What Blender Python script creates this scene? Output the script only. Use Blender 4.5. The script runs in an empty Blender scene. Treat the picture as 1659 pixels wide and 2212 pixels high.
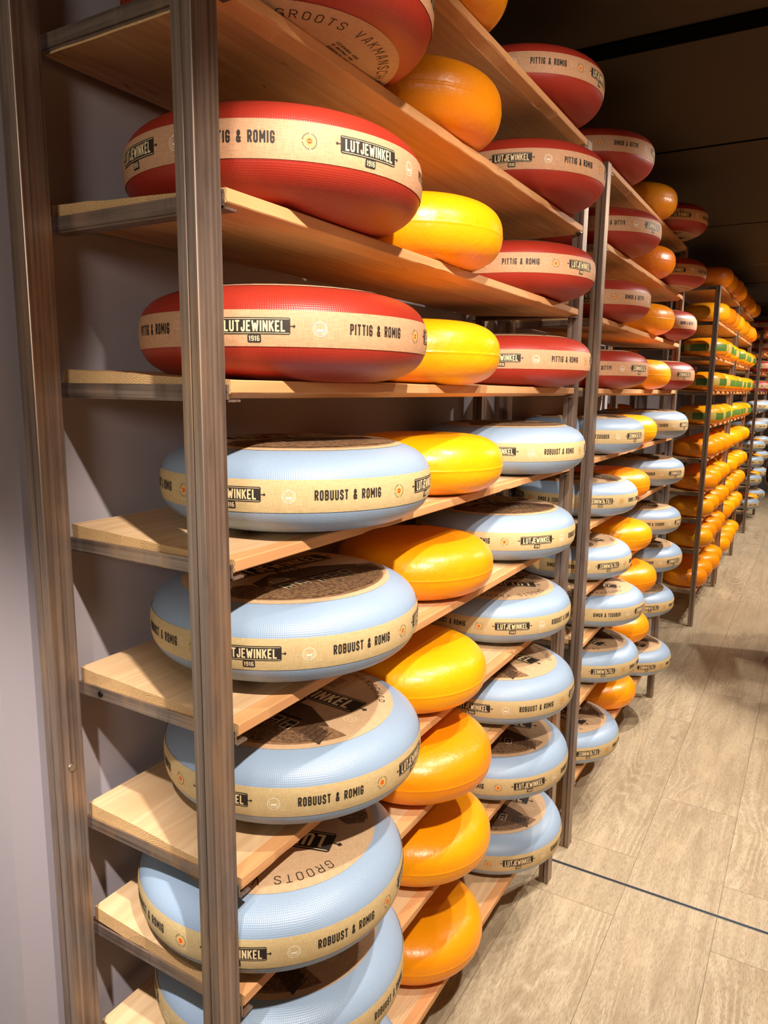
import bpy, bmesh, math, random
from mathutils import Matrix, Vector
random.seed(7)
S = bpy.context.scene
COL = S.collection
PI = math.pi

# ------------------------------------------------------------------ camera
cam_d = bpy.data.cameras.new('camera')
cam = bpy.data.objects.new('camera', cam_d); COL.objects.link(cam)
cam_d.sensor_fit = 'VERTICAL'; cam_d.sensor_height = 24.0
cam_d.lens = 1577.955 / 2212 * 24.0
cam_d.clip_start = 0.02; cam_d.clip_end = 60
R_ = Vector((0.86014577, 0.50990295, 0.01217521))
U_ = Vector((-0.09542923, 0.13743689, 0.98590282))
F_ = Vector((-0.50104143, 0.84918201, -0.16687541))
m = Matrix((R_, U_, -F_)).transposed().to_4x4()
m.translation = (0.6335, -0.6442, 1.6257)
cam.matrix_world = m
S.camera = cam
S.render.resolution_x = 1659; S.render.resolution_y = 2212

# ------------------------------------------------------------------ exposure, world, lamps
S.view_settings.view_transform = 'Standard'
S.view_settings.look = 'None'
S.view_settings.exposure = 0.0
S.view_settings.gamma = 1.0
S.view_settings.use_curve_mapping = False
W = bpy.data.worlds.new('world'); S.world = W
W.use_nodes = True
W.node_tree.nodes['Background'].inputs[0].default_value = (1.0, 0.86, 0.70, 1)
W.node_tree.nodes['Background'].inputs[1].default_value = 0.16
YM = 1.6671                      # plane of the mirror; the far half is its reflection, built as solid geometry

def spot(name, loc, tgt, power, size=95, blend=.35, rad=.022, col=(1.0, .90, .79)):
    d = bpy.data.lights.new(name, 'SPOT'); d.energy = power; d.spot_size = math.radians(size)
    d.spot_blend = blend; d.shadow_soft_size = rad; d.color = col
    o = bpy.data.objects.new(name, d); COL.objects.link(o)
    o.location = loc
    o.rotation_euler = (Vector(tgt) - Vector(loc)).to_track_quat('-Z', 'Y').to_euler()
    return o
# key lamp of the bay, then two lamps over the aisle; their mirror images light the far half
LAMPS = [((.95, -.45, 2.55), (.114, .87, 1.01), 228, 61, .40),
         ((.62, .62, 2.56), (.42, .78, .0), 92, 70, .6),
         ((.68, 1.28, 2.56), (.46, 1.32, .0), 84, 70, .6),
         ((1.10, .30, 2.50), (.05, 1.18, 1.90), 78, 58, .8)]  # last one is added fill for the upper far wheels
for (lx, ly, lz), (tx, ty, tz), pw, sz, bl in LAMPS:
    spot('track_or_fill_spot', (lx, ly, lz), (tx, ty, tz), pw, sz, bl)
    if ly < 0:      # mirror image of the key, turned off its true aim to spare the nearest rack
        spot('track_or_fill_spot', (lx, 2 * YM - ly, lz), (tx - .15, 2 * YM - ty + .50, tz + .1), pw, 58, bl)
    else:
        spot('track_or_fill_spot', (lx, 2 * YM - ly, lz), (tx, 2 * YM - ty, tz), pw, sz, bl)
for ly in (4.6, 5.6, 6.6, 7.8, 9.2, 10.4):
    spot('track_or_fill_spot', (.95, ly, 2.55), (-.05, ly + .35, 1.10), 105, 92, .6)
for ly in (4.3, 5.9, 7.5, 9.1, 10.7):
    spot('track_or_fill_spot', (.75, ly, 2.55), (.45, ly, 0), 74, 76, .6)  # fill spots added to close a dark gap in the floor light
spot('track_or_fill_spot', (.40, -.80, 2.5), (-.40, -.40, .85), 340, 42, .8, .022, (1.0, .93, .88))  # unseen spot added to brighten the left wall strip
spot('track_or_fill_spot', (1.0, -2.1, 2.1), (-.30, -.05, 1.75), 85, 44, .8, .28)  # unseen soft fill added for the upper left wall and end faces
# unseen fill spots, added to bounce light back off the right wall and floor
for ly in (-1.2, .8, 2.6, 4.6):
    spot('track_or_fill_spot', (1.75, ly, 2.5), (2.9, ly + .2, .55), 150, 90, .6)

# ------------------------------------------------------------------ helpers
def lin(r, g, b):
    def f(c):
        c /= 255.0
        return c / 12.92 if c <= .04045 else ((c + .055) / 1.055) ** 2.4
    return (f(r), f(g), f(b), 1.0)

def mat(name, base=(.5, .5, .5, 1), rough=.5, metal=0.0, spec=.5):
    M = bpy.data.materials.new(name); M.use_nodes = True
    b = M.node_tree.nodes['Principled BSDF']
    b.inputs['Base Color'].default_value = base
    b.inputs['Roughness'].default_value = rough
    b.inputs['Metallic'].default_value = metal
    b.inputs['Specular IOR Level'].default_value = spec
    return M, M.node_tree, b

def nd(t, kind, **kw):
    n = t.nodes.new(kind)
    for k, v in kw.items():
        if k in n.inputs.keys():
            n.inputs[k].default_value = v
        else:
            setattr(n, k, v)
    return n

def ramp(t, fac, stops):
    r = t.nodes.new('ShaderNodeValToRGB')
    e = r.color_ramp.elements
    while len(e) < len(stops): e.new(.5)
    for i, (p, c) in enumerate(stops):
        e[i].position = p; e[i].color = c
    t.links.new(fac, r.inputs[0])
    return r.outputs[0]

def mixc(t, fac, a, b, mode='MIX'):
    n = t.nodes.new('ShaderNodeMix'); n.data_type = 'RGBA'; n.blend_type = mode
    if isinstance(fac, (int, float)): n.inputs[0].default_value = fac
    else: t.links.new(fac, n.inputs[0])
    for i, x in ((6, a), (7, b)):
        if isinstance(x, tuple): n.inputs[i].default_value = x
        else: t.links.new(x, n.inputs[i])
    return n.outputs[2]

def math_(t, op, a, b=None):
    n = t.nodes.new('ShaderNodeMath'); n.operation = op
    for i, x in ((0, a), (1, b)):
        if x is None: continue
        if isinstance(x, (int, float)): n.inputs[i].default_value = x
        else: t.links.new(x, n.inputs[i])
    return n.outputs[0]

def mapping(t, src, scale=(1, 1, 1), loc=(0, 0, 0), rot=(0, 0, 0)):
    n = t.nodes.new('ShaderNodeMapping')
    n.inputs['Scale'].default_value = scale; n.inputs['Location'].default_value = loc
    n.inputs['Rotation'].default_value = rot
    t.links.new(src, n.inputs['Vector'])
    return n.outputs[0]

def noise(t, vec, scale, detail=4, rough=.55, dist=0.0):
    n = t.nodes.new('ShaderNodeTexNoise')
    n.inputs['Scale'].default_value = scale; n.inputs['Detail'].default_value = detail
    n.inputs['Roughness'].default_value = rough; n.inputs['Distortion'].default_value = dist
    t.links.new(vec, n.inputs['Vector'])
    return n.outputs[0]

def bump(t, b, height, strength=.2, dist=.002):
    n = t.nodes.new('ShaderNodeBump')
    n.inputs['Strength'].default_value = strength; n.inputs['Distance'].default_value = dist
    t.links.new(height, n.inputs['Height']); t.links.new(n.outputs[0], b.inputs['Normal'])
    return n

def obj_rand(t):
    return t.nodes.new('ShaderNodeObjectInfo').outputs['Random']

# ------------------------------------------------------------------ materials
def wax_branded(name, col, col2, rough):
    M, t, b = mat(name, col, rough, spec=.5)
    uv = t.nodes.new('ShaderNodeUVMap').outputs[0]
    # fine woven texture of the cheese cloth: u and v are in metres
    w1 = nd(t, 'ShaderNodeTexWave', bands_direction='X'); w1.inputs['Scale'].default_value = 100
    w2 = nd(t, 'ShaderNodeTexWave', bands_direction='Y'); w2.inputs['Scale'].default_value = 100
    for w in (w1, w2): t.links.new(uv, w.inputs['Vector'])
    h = math_(t, 'MULTIPLY', w1.outputs['Fac'], w2.outputs['Fac'])
    big = noise(t, t.nodes.new('ShaderNodeTexCoord').outputs['Object'], 9, 3)
    c = mixc(t, big, col, col2)
    t.links.new(c, b.inputs['Base Color'])
    bump(t, b, h, .28, .0011)
    return M
RED = wax_branded('red_wax_rind', lin(170, 50, 32), lin(150, 40, 27), .40)
BLUE = wax_branded('blue_wax_rind', lin(150, 170, 193), lin(139, 160, 185), .36)

def wax_yellow(name, c1, c2):
    M, t, b = mat(name, c1, .34, spec=.5)
    oc = t.nodes.new('ShaderNodeTexCoord').outputs['Object']
    n1 = noise(t, oc, 6, 3)
    n2 = noise(t, oc, 55, 3)
    c = mixc(t, n1, c1, c2)
    rnd = obj_rand(t)
    hs = t.nodes.new('ShaderNodeHueSaturation')
    t.links.new(c, hs.inputs['Color'])
    hs.inputs['Hue'].default_value = .5
    t.links.new(math_(t, 'ADD', math_(t, 'MULTIPLY', rnd, .022), .489), hs.inputs['Hue'])
    t.links.new(hs.outputs[0], b.inputs['Base Color'])
    b.inputs['Subsurface Weight'].default_value = .12
    b.inputs['Subsurface Radius'].default_value = (.02, .008, .002)
    b.inputs['Subsurface Scale'].default_value = .4
    bump(t, b, n2, .34, .004)
    return M
YEL = wax_yellow('yellow_wax_rind', lin(252, 166, 6), lin(246, 148, 4))
AMB = wax_yellow('amber_wax_rind', lin(236, 148, 12), lin(222, 130, 10))

def paper(name, c1, c2):
    M, t, b = mat(name, c1, .62, spec=.3)
    uv = t.nodes.new('ShaderNodeUVMap').outputs[0]
    f1 = noise(t, mapping(t, uv, (60, 900, 1)), 1.0, 3)
    f2 = noise(t, mapping(t, uv, (900, 60, 1)), 1.0, 3)
    f = math_(t, 'MULTIPLY', f1, f2)
    c = ramp(t, f, [(.12, c2), (.36, c1)])
    t.links.new(c, b.inputs['Base Color'])
    bump(t, b, f, .25, .0008)
    return M
KRAFT_RED = paper('kraft_paper_warm', lin(208, 160, 122), lin(182, 134, 98))
KRAFT_BLUE = paper('kraft_paper_yellow', lin(208, 184, 136), lin(186, 158, 110))
KRAFT_DISC = paper('kraft_paper_disc', lin(206, 172, 134), lin(184, 148, 112))
INK = mat('dark_print', lin(48, 40, 34), .6, spec=.3)[0]
INK2 = mat('brown_print', lin(92, 62, 40), .6, spec=.3)[0]
PALE = mat('pale_print', lin(232, 206, 160), .6, spec=.3)[0]
WHITE = mat('white_print', lin(236, 226, 200), .6, spec=.3)[0]
SEALRED = mat('seal_red', lin(214, 52, 30), .6, spec=.3)[0]
SEALYEL = mat('seal_yellow', lin(240, 180, 84), .6, spec=.3)[0]
GREEN = mat('green_paper', lin(84, 118, 44), .5)[0]
GREENTXT = mat('green_paper_pale', lin(190, 164, 84), .5)[0]

def engraving(name, c1, c2, sc):
    M, t, b = mat(name, c1, .62, spec=.3)
    oc = t.nodes.new('ShaderNodeTexCoord').outputs['Object']
    f = noise(t, oc, sc, 6, .75)
    t.links.new(ramp(t, f, [(.36, c1), (.66, c2)]), b.inputs['Base Color'])
    return M
HEDGE = engraving('engraved_foliage', lin(54, 37, 26), lin(150, 114, 80), 150)
ROOFP = engraving('engraved_roof', lin(58, 40, 28), lin(102, 72, 48), 260)
WALLP = engraving('engraved_wall', lin(112, 80, 54), lin(156, 118, 82), 150)

def wood(name, pale, mid, dark, stain=0.0, along='Y'):
    M, t, b = mat(name, pale, .62, spec=.3)
    oc = t.nodes.new('ShaderNodeTexCoord').outputs['Object']
    rnd = obj_rand(t)
    off = t.nodes.new('ShaderNodeCombineXYZ')
    t.links.new(math_(t, 'MULTIPLY', rnd, 37.0), off.inputs[0]); t.links.new(math_(t, 'MULTIPLY', rnd, 91.0), off.inputs[1])
    ad = t.nodes.new('ShaderNodeVectorMath'); ad.operation = 'ADD'
    t.links.new(oc, ad.inputs[0]); t.links.new(off.outputs[0], ad.inputs[1])
    v = ad.outputs[0]
    g = noise(t, mapping(t, v, (34, 1.3, 34)), 1.0, 5, .6, .35)
    fine = noise(t, mapping(t, v, (240, 5, 240)), 1.0, 3, .6)
    big = noise(t, mapping(t, v, (5, 1.6, 5)), 1.0, 3)
    con = math_(t, 'SINE', math_(t, 'MULTIPLY', noise(t, mapping(t, v, (9, .55, 9)), 1.0, 2, .4), 95.0))
    con = math_(t, 'ADD', math_(t, 'MULTIPLY', con, .5), .5)
    c = ramp(t, g, [(.30, mid), (.62, pale)])
    c = mixc(t, math_(t, 'MULTIPLY', con, .40), c, dark)
    c = mixc(t, math_(t, 'MULTIPLY', fine, .50), c, mid)
    c = mixc(t, math_(t, 'MULTIPLY', big, .35), c, dark)
    # small dark marks and knots
    st = noise(t, mapping(t, v, (26, 9, 26)), 1.0, 4, .7, .5)
    k = ramp(t, st, [(.70 - stain, (0, 0, 0, 1)), (.76 - stain, (1, 1, 1, 1))])
    c = mixc(t, math_(t, 'MULTIPLY', k, .75), c, lin(96, 58, 32))
    t.links.new(c, b.inputs['Base Color'])
    bump(t, b, fine, .18, .001)
    return M
PINE = wood('pine_board', lin(224, 192, 152), lin(204, 168, 126), lin(182, 142, 100))
PINE_STAINED = wood('pine_board_stained', lin(222, 180, 132), lin(198, 150, 102), lin(172, 120, 76), .05)
EDGE = wood('pine_edge', lin(224, 172, 118), lin(206, 150, 98), lin(180, 122, 78), .035)

def endgrain():
    M, t, b = mat('pine_end_grain', lin(200, 160, 112), .8, spec=.2)
    oc = t.nodes.new('ShaderNodeTexCoord').outputs['Object']
    w = nd(t, 'ShaderNodeTexWave', wave_type='RINGS', rings_direction='Y')
    w.inputs['Scale'].default_value = 95; w.inputs['Distortion'].default_value = 6.0
    w.inputs['Detail'].default_value = 3
    t.links.new(mapping(t, oc, (1, 1, 1), (.15, 0, .06)), w.inputs['Vector'])
    n = noise(t, oc, 400, 3)
    f = math_(t, 'ADD', math_(t, 'MULTIPLY', w.outputs['Fac'], .35), math_(t, 'MULTIPLY', n, .7))
    t.links.new(ramp(t, f, [(.2, lin(176, 134, 88)), (.8, lin(212, 176, 126))]), b.inputs['Base Color'])
    bump(t, b, f, .35, .0015)
    return M
ENDG = endgrain()

def steel(name, sv):
    M, t, b = mat(name, lin(120, 104, 90), .36, .7)
    oc = t.nodes.new('ShaderNodeTexCoord').outputs['Object']
    rnd = obj_rand(t)
    off = t.nodes.new('ShaderNodeCombineXYZ'); t.links.new(math_(t, 'MULTIPLY', rnd, 50.0), off.inputs[2])
    ad = t.nodes.new('ShaderNodeVectorMath'); ad.operation = 'ADD'
    t.links.new(oc, ad.inputs[0]); t.links.new(off.outputs[0], ad.inputs[1])
    v = ad.outputs[0]
    s = noise(t, mapping(t, v, sv), 1.0, 4, .6)
    l = noise(t, mapping(t, v, (14, 14, 3.2)), 1.0, 4, .65)
    c = ramp(t, s, [(.3, lin(106, 90, 80)), (.7, lin(172, 152, 138))])
    c = mixc(t, ramp(t, l, [(.5, (0, 0, 0, 1)), (.72, (.8, .8, .8, 1))]), c, lin(184, 150, 114))
    c = mixc(t, ramp(t, l, [(.3, (.6, .6, .6, 1)), (.45, (0, 0, 0, 1))]), c, lin(92, 76, 68))
    t.links.new(c, b.inputs['Base Color'])
    t.links.new(math_(t, 'ADD', math_(t, 'MULTIPLY', s, .25), .28), b.inputs['Roughness'])
    return M
STEEL = steel('raw_steel', (150, 150, 1.2))
STEELR = steel('raw_steel_rail', (3, 150, 150))
SCREW = mat('zinc_screw', lin(200, 198, 190), .3, 1.0)[0]
BLACKM = mat('black_screw', lin(30, 26, 24), .4, .6)[0]

def floor_mat():
    M, t, b = mat('oak_plank_floor', (.5, .4, .3, 1), .42, spec=.35)
    geo = t.nodes.new('ShaderNodeNewGeometry').outputs['Position']
    sp = t.nodes.new('ShaderNodeSeparateXYZ'); t.links.new(geo, sp.inputs[0])
    yy = math_(t, 'ABSOLUTE', math_(t, 'SUBTRACT', sp.outputs[1], YM))
    cb = t.nodes.new('ShaderNodeCombineXYZ')
    t.links.new(math_(t, 'ADD', yy, .62), cb.inputs[0])
    t.links.new(math_(t, 'ADD', sp.outputs[0], 2.295), cb.inputs[1])
    br = t.nodes.new('ShaderNodeTexBrick')
    br.offset = .37; br.inputs['Scale'].default_value = 1.0
    br.inputs['Brick Width'].default_value = 1.25; br.inputs['Row Height'].default_value = .28
    br.inputs['Mortar Size'].default_value = .0012; br.inputs['Mortar Smooth'].default_value = .3
    br.inputs['Color1'].default_value = (0, 0, 0, 1); br.inputs['Color2'].default_value = (1, 1, 1, 1)
    br.inputs['Mortar'].default_value = (.5, .5, .5, 1)
    t.links.new(cb.outputs[0], br.inputs['Vector'])
    sepc = t.nodes.new('ShaderNodeSeparateColor'); t.links.new(br.outputs['Color'], sepc.inputs[0])
    pr = sepc.outputs[0]
    cv = t.nodes.new('ShaderNodeCombineXYZ')
    t.links.new(sp.outputs[0], cv.inputs[0]); t.links.new(yy, cv.inputs[1])
    t.links.new(math_(t, 'MULTIPLY', pr, 13.0), cv.inputs[2])
    v = cv.outputs[0]
    g = noise(t, mapping(t, v, (26, 1.7, 1)), 1.0, 6, .62, .6)
    fine = noise(t, mapping(t, v, (210, 14, 1)), 1.0, 3, .7)
    blot = noise(t, mapping(t, v, (6, 2.0, 1)), 1.0, 4, .6, .3)
    # cathedral growth rings: contour lines of a stretched field, strong on some planks only
    con = math_(t, 'SINE', math_(t, 'MULTIPLY', noise(t, mapping(t, v, (5.5, .85, 1)), 1.0, 2, .45, .4), 120.0))
    con = math_(t, 'POWER', math_(t, 'ADD', math_(t, 'MULTIPLY', con, .5), .5), 2.5)
    cmask = ramp(t, noise(t, mapping(t, v, (3.2, .8, 1), (4, 2, 0)), 1.0, 2), [(.42, (.12, .12, .12, 1)), (.62, (1, 1, 1, 1))])
    pore = noise(t, mapping(t, v, (520, 46, 1)), 1.0, 2, .7)
    c = ramp(t, g, [(.28, lin(164, 146, 118)), (.70, lin(212, 196, 168))])
    c = mixc(t, math_(t, 'MULTIPLY', math_(t, 'MULTIPLY', con, cmask), .62), c, lin(228, 212, 184))
    c = mixc(t, math_(t, 'MULTIPLY', fine, .45), c, lin(142, 118, 90))
    c = mixc(t, ramp(t, pore, [(.47, (0, 0, 0, 1)), (.63, (.65, .65, .65, 1))]), c, lin(128, 104, 78))
    c = mixc(t, ramp(t, blot, [(.52, (0, 0, 0, 1)), (.78, (.6, .6, .6, 1))]), c, lin(134, 110, 84))
    c = mixc(t, ramp(t, blot, [(.30, (.45, .45, .45, 1)), (.46, (0, 0, 0, 1))]), c, lin(216, 194, 156))
    c = mixc(t, math_(t, 'MULTIPLY', pr, .45), c, lin(168, 152, 128))
    kn = noise(t, mapping(t, v, (11, 4.5, 1)), 1.0, 2, .5)
    c = mixc(t, ramp(t, kn, [(.735, (0, 0, 0, 1)), (.79, (.7, .7, .7, 1))]), c, lin(104, 82, 62))
    c = mixc(t, math_(t, 'MULTIPLY', br.outputs['Fac'], .75), c, lin(98, 78, 58))
    t.links.new(c, b.inputs['Base Color'])
    bump(t, b, fine, .18, .001)
    return M
FLOOR = floor_mat()
def plain_noise(name, c1, c2, sc, rough=.8):
    M, t, b = mat(name, c1, rough, spec=.2)
    g = t.nodes.new('ShaderNodeNewGeometry').outputs['Position']
    t.links.new(mixc(t, noise(t, g, sc, 4), c1, c2), b.inputs['Base Color'])
    return M
WALL = plain_noise('taupe_wall_paint', lin(162, 153, 157), lin(154, 145, 149), 3)
WALL2 = plain_noise('pale_grey_wall_paint', lin(176, 176, 166), lin(168, 168, 158), 3)
CEIL = plain_noise('dark_ceiling_panel', lin(66, 54, 38), lin(58, 47, 33), 2)
BLACK = mat('black_joint', lin(10, 9, 8), 1.0, spec=0.0)[0]
DARKTRIM = mat('dark_mirror_strip', lin(40, 42, 46), .35)[0]
SILVER = mat('silver_edge', lin(170, 184, 196), .25, .8)[0]

# ------------------------------------------------------------------ mesh tools
def link(name, me, parent=None, mats=()):
    o = bpy.data.objects.new(name, me); COL.objects.link(o)
    for q in mats:
        if q.name not in [x.name for x in me.materials if x]: me.materials.append(q)
    if parent: o.parent = parent
    return o

def tag(o, label, cat, group=None):
    o['label'] = label; o['category'] = cat
    if group: o['group'] = group
    return o

def empty(name, loc=(0, 0, 0), rz=0.0, rx=0.0):
    o = bpy.data.objects.new(name, None); COL.objects.link(o)
    o.empty_display_size = .05
    o.location = loc; o.rotation_mode = 'XYZ'; o.rotation_euler = (rx, 0, rz)
    return o

class MB:
    def __init__(s): s.v = []; s.f = []; s.m = []
    def box(s, x0, x1, y0, y1, z0, z1, mi=0):
        b = len(s.v)
        s.v += [(x, y, z) for z in (z0, z1) for y in (y0, y1) for x in (x0, x1)]
        for f in ((0, 2, 3, 1), (4, 5, 7, 6), (0, 1, 5, 4), (2, 6, 7, 3), (0, 4, 6, 2), (1, 3, 7, 5)):
            s.f.append(tuple(b + i for i in f)); s.m.append(mi)
    def prism(s, poly, z0, z1, mi=0):         # polygon in xy (ccw), extruded along z
        b = len(s.v); n = len(poly)
        s.v += [(x, y, z0) for x, y in poly] + [(x, y, z1) for x, y in poly]
        s.f.append(tuple(b + i for i in reversed(range(n)))); s.m.append(mi)
        s.f.append(tuple(b + n + i for i in range(n))); s.m.append(mi)
        for i in range(n):
            j = (i + 1) % n
            s.f.append((b + i, b + j, b + n + j, b + n + i)); s.m.append(mi)
    def mesh(s, name, mats, bevel=0.0, smooth=False):
        me = bpy.data.meshes.new(name); me.from_pydata(s.v, [], s.f)
        for q in mats: me.materials.append(q)
        for p, i in zip(me.polygons, s.m): p.material_index = i
        if bevel:
            bm = bmesh.new(); bm.from_mesh(me)
            bmesh.ops.bevel(bm, geom=bm.edges[:], offset=bevel, segments=2, affect='EDGES', profile=.6)
            bm.to_mesh(me); bm.free()
        if smooth:
            for p in me.polygons: p.use_smooth = True
        me.update()
        return me

# ------------------------------------------------------------------ the setting
def structure(name, mb, mats):
    o = link(name, mb.mesh(name, mats)); o['kind'] = 'structure'; return o
mb = MB(); mb.box(-1.6, 3.2, -3.2, 13.5, -.05, 0); structure('floor', mb, [FLOOR])
mb = MB(); mb.box(-1.6, 3.2, -3.2, 13.5, 2.6, 2.68); structure('ceiling', mb, [CEIL])
mb = MB(); mb.box(-.50, -.36, -.058, 2 * YM + .058, 0, 2.6); structure('wall_left', mb, [WALL])
mb = MB(); mb.box(-.62, -.50, -3.2, -.058, 0, 2.6); structure('wall_side', mb, [WALL2])
mb = MB(); mb.box(-1.6, -1.5, 2 * YM + .058, 13.5, 0, 2.6); structure('wall_rear', mb, [WALL])
mb = MB(); mb.box(-1.6, 3.2, 13.5, 13.6, 0, 2.6); structure('wall_end', mb, [WALL])
mb = MB(); mb.box(-1.6, 3.2, -3.3, -3.2, 0, 2.6); structure('wall_back', mb, [WALL2])
mb = MB(); mb.box(3.2, 3.3, -3.2, 13.5, 0, 2.6); structure('wall_right', mb, [plain_noise('warm_wall_paint', lin(206, 160, 112), lin(196, 150, 104), 3)])  # unseen wall; warm tone picked for the light bounced off it
# base strip of the mirror across the floor
mb = MB(); mb.box(-.36, 3.2, YM - .0035, YM + .0035, 0, .0016, 0); mb.box(-.36, 3.2, YM + .0035, YM + .0055, 0, .0022, 1)
mb.box(-.36, 3.2, YM - .0055, YM - .0035, 0, .0012, 1)
structure('trim_1', mb, [DARKTRIM, SILVER])
# black recess band across the ceiling with a thin bright edge
mb = MB(); mb.box(-.36, 3.2, YM - .045, YM + .045, 2.594, 2.6, 0); mb.box(-.36, 3.2, YM + .045, YM + .049, 2.592, 2.6, 1)
structure('trim_2', mb, [BLACK, CEIL])
# panel joints of the ceiling
joints = [(2.711, .006, 0), (.623, .006, 0), (5.82, .003, 1), (6.90, .006, 0), (4.28, .0015, 0), (8.6, .004, 0), (10.2, .004, 1)]
for i, (jy, hw, k) in enumerate(joints):
    mb = MB(); mb.box(-1.5, 3.2, jy - hw, jy + hw, 2.597, 2.6, 0); structure('trim_%d' % (i + 3), mb, [BLACK if k == 0 else SILVER])
mb = MB(); mb.box(-.188, -.184, 2.0, 13.4, 2.5975, 2.6, 0); structure('trim_10', mb, [CEIL])

# ------------------------------------------------------------------ racks
D = .326; WX = .0318; WY = .0424; L = 1.5744
Z = {1: 2.0898, 2: 1.8598, 3: 1.6339, 4: 1.4042, 5: 1.177, 6: .9468, 7: .76, 8: .5432, 9: .2542}
Z[0] = 2.3205
RAILT = {0: 2.318, 1: 2.0916, 2: 1.8623, 3: 1.6338, 4: 1.4049, 5: 1.1749, 6: .9457, 7: .753, 8: .538, 9: .2500}
RH = .0185

def upright_poly(x0, x1, y0, y1):
    # rectangular tube with a weld groove in its end faces
    gx = x0 + (x1 - x0) * .52; g = .0016; c = .0010
    return [(x0 + c, y0), (gx - g, y0), (gx, y0 + .004), (gx + g, y0), (x1 - c, y0), (x1, y0 + c),
            (x1, y1 - c), (x1 - c, y1), (gx + g, y1), (gx, y1 - .004), (gx - g, y1), (x0 + c, y1), (x0, y1 - c), (x0, y0 + c)]

def make_rack(name, label, y0, y1, mirror, ztop=2.322, xo=0.0):
    """a steel rack from y0 to y1; mirror turns it about its middle"""
    root = empty(name, (xo, y0, 0))
    tag(root, label, 'rack', 'steel racks along the aisle')
    Ln = y1 - y0
    def put(nm, mbb, mats, bev=0.0):
        if mirror:
            mbb.v = [(x, Ln - y, z) for x, y, z in mbb.v]
            mbb.f = [tuple(reversed(f)) for f in mbb.f]
        return link(nm, mbb.mesh(nm, mats, bev), root)
    for (x0, x1, dy) in ((-WX, 0, 0), (-D, -D + WX, 1)):
        for k in (0, 1):
            yo = (-.0164 if dy else 0) if k == 0 else Ln - WY
            q = MB(); q.prism(upright_poly(x0, x1, yo, yo + WY), 0, ztop)
            up = put('upright', q, [STEEL])
            if dy and k == 0:
                q = MB()
                cx, cz = -D + WX - .0005, 1.0
                # zinc screw head on the inner face of the rear upright
                n = 12
                b0 = len(q.v)
                q.v += [(cx + .0025, yo + .02 + .0055 * math.cos(2 * PI * i / n), 1.052 + .0055 * math.sin(2 * PI * i / n)) for i in range(n)]
                q.v += [(cx, yo + .02 + .0065 * math.cos(2 * PI * i / n), 1.052 + .0065 * math.sin(2 * PI * i / n)) for i in range(n)]
                q.f.append(tuple(range(n))); q.m.append(0)
                for i in range(n): q.f.append((i, n + i, n + (i + 1) % n, (i + 1) % n)); q.m.append(0)
                if mirror:
                    q.v = [(x, Ln - y, z) for x, y, z in q.v]; q.f = [tuple(reversed(f)) for f in q.f]
                link('screw', q.mesh('screw', [SCREW]), up)
    for i in range(10):
        zt = RAILT[i] - (.006 if i > 1 else .001)
        for k in (0, 1):
            q = MB()
            ya, yb, yf = (WY + .003, WY + .006, WY + .027) if k == 0 else (Ln - WY - .006, Ln - WY - .003, Ln - WY - .027)
            q.box(-D + .002, -.001, ya, yb, zt - RH, zt)
            q.box(-D + .002, -.001, min(yb, yf) if k == 0 else min(yf, yb), max(yb, yf) if k == 0 else ya, zt - RH - .003, zt - RH)
            r = put('end_rail', q, [STEELR])
            if i == 5 and k == 0:
                for sx in (-D + WX + .022, -WX - .012):
                    s = MB(); n = 10
                    s.v += [(sx + .0045 * math.cos(2 * PI * j / n), WY + .001, zt - .009 + .0045 * math.sin(2 * PI * j / n)) for j in range(n)]
                    s.v += [(sx + .0055 * math.cos(2 * PI * j / n), WY + .0031, zt - .009 + .0055 * math.sin(2 * PI * j / n)) for j in range(n)]
                    s.f.append(tuple(range(n))); s.m.append(0)
                    for j in range(n): s.f.append((j, n + j, n + (j + 1) % n, (j + 1) % n)); s.m.append(0)
                    if mirror:
                        s.v = [(x, Ln - y, z) for x, y, z in s.v]; s.f = [tuple(reversed(f)) for f in s.f]
                    link('bolt', s.mesh('bolt', [BLACKM]), r)
    return root

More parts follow.
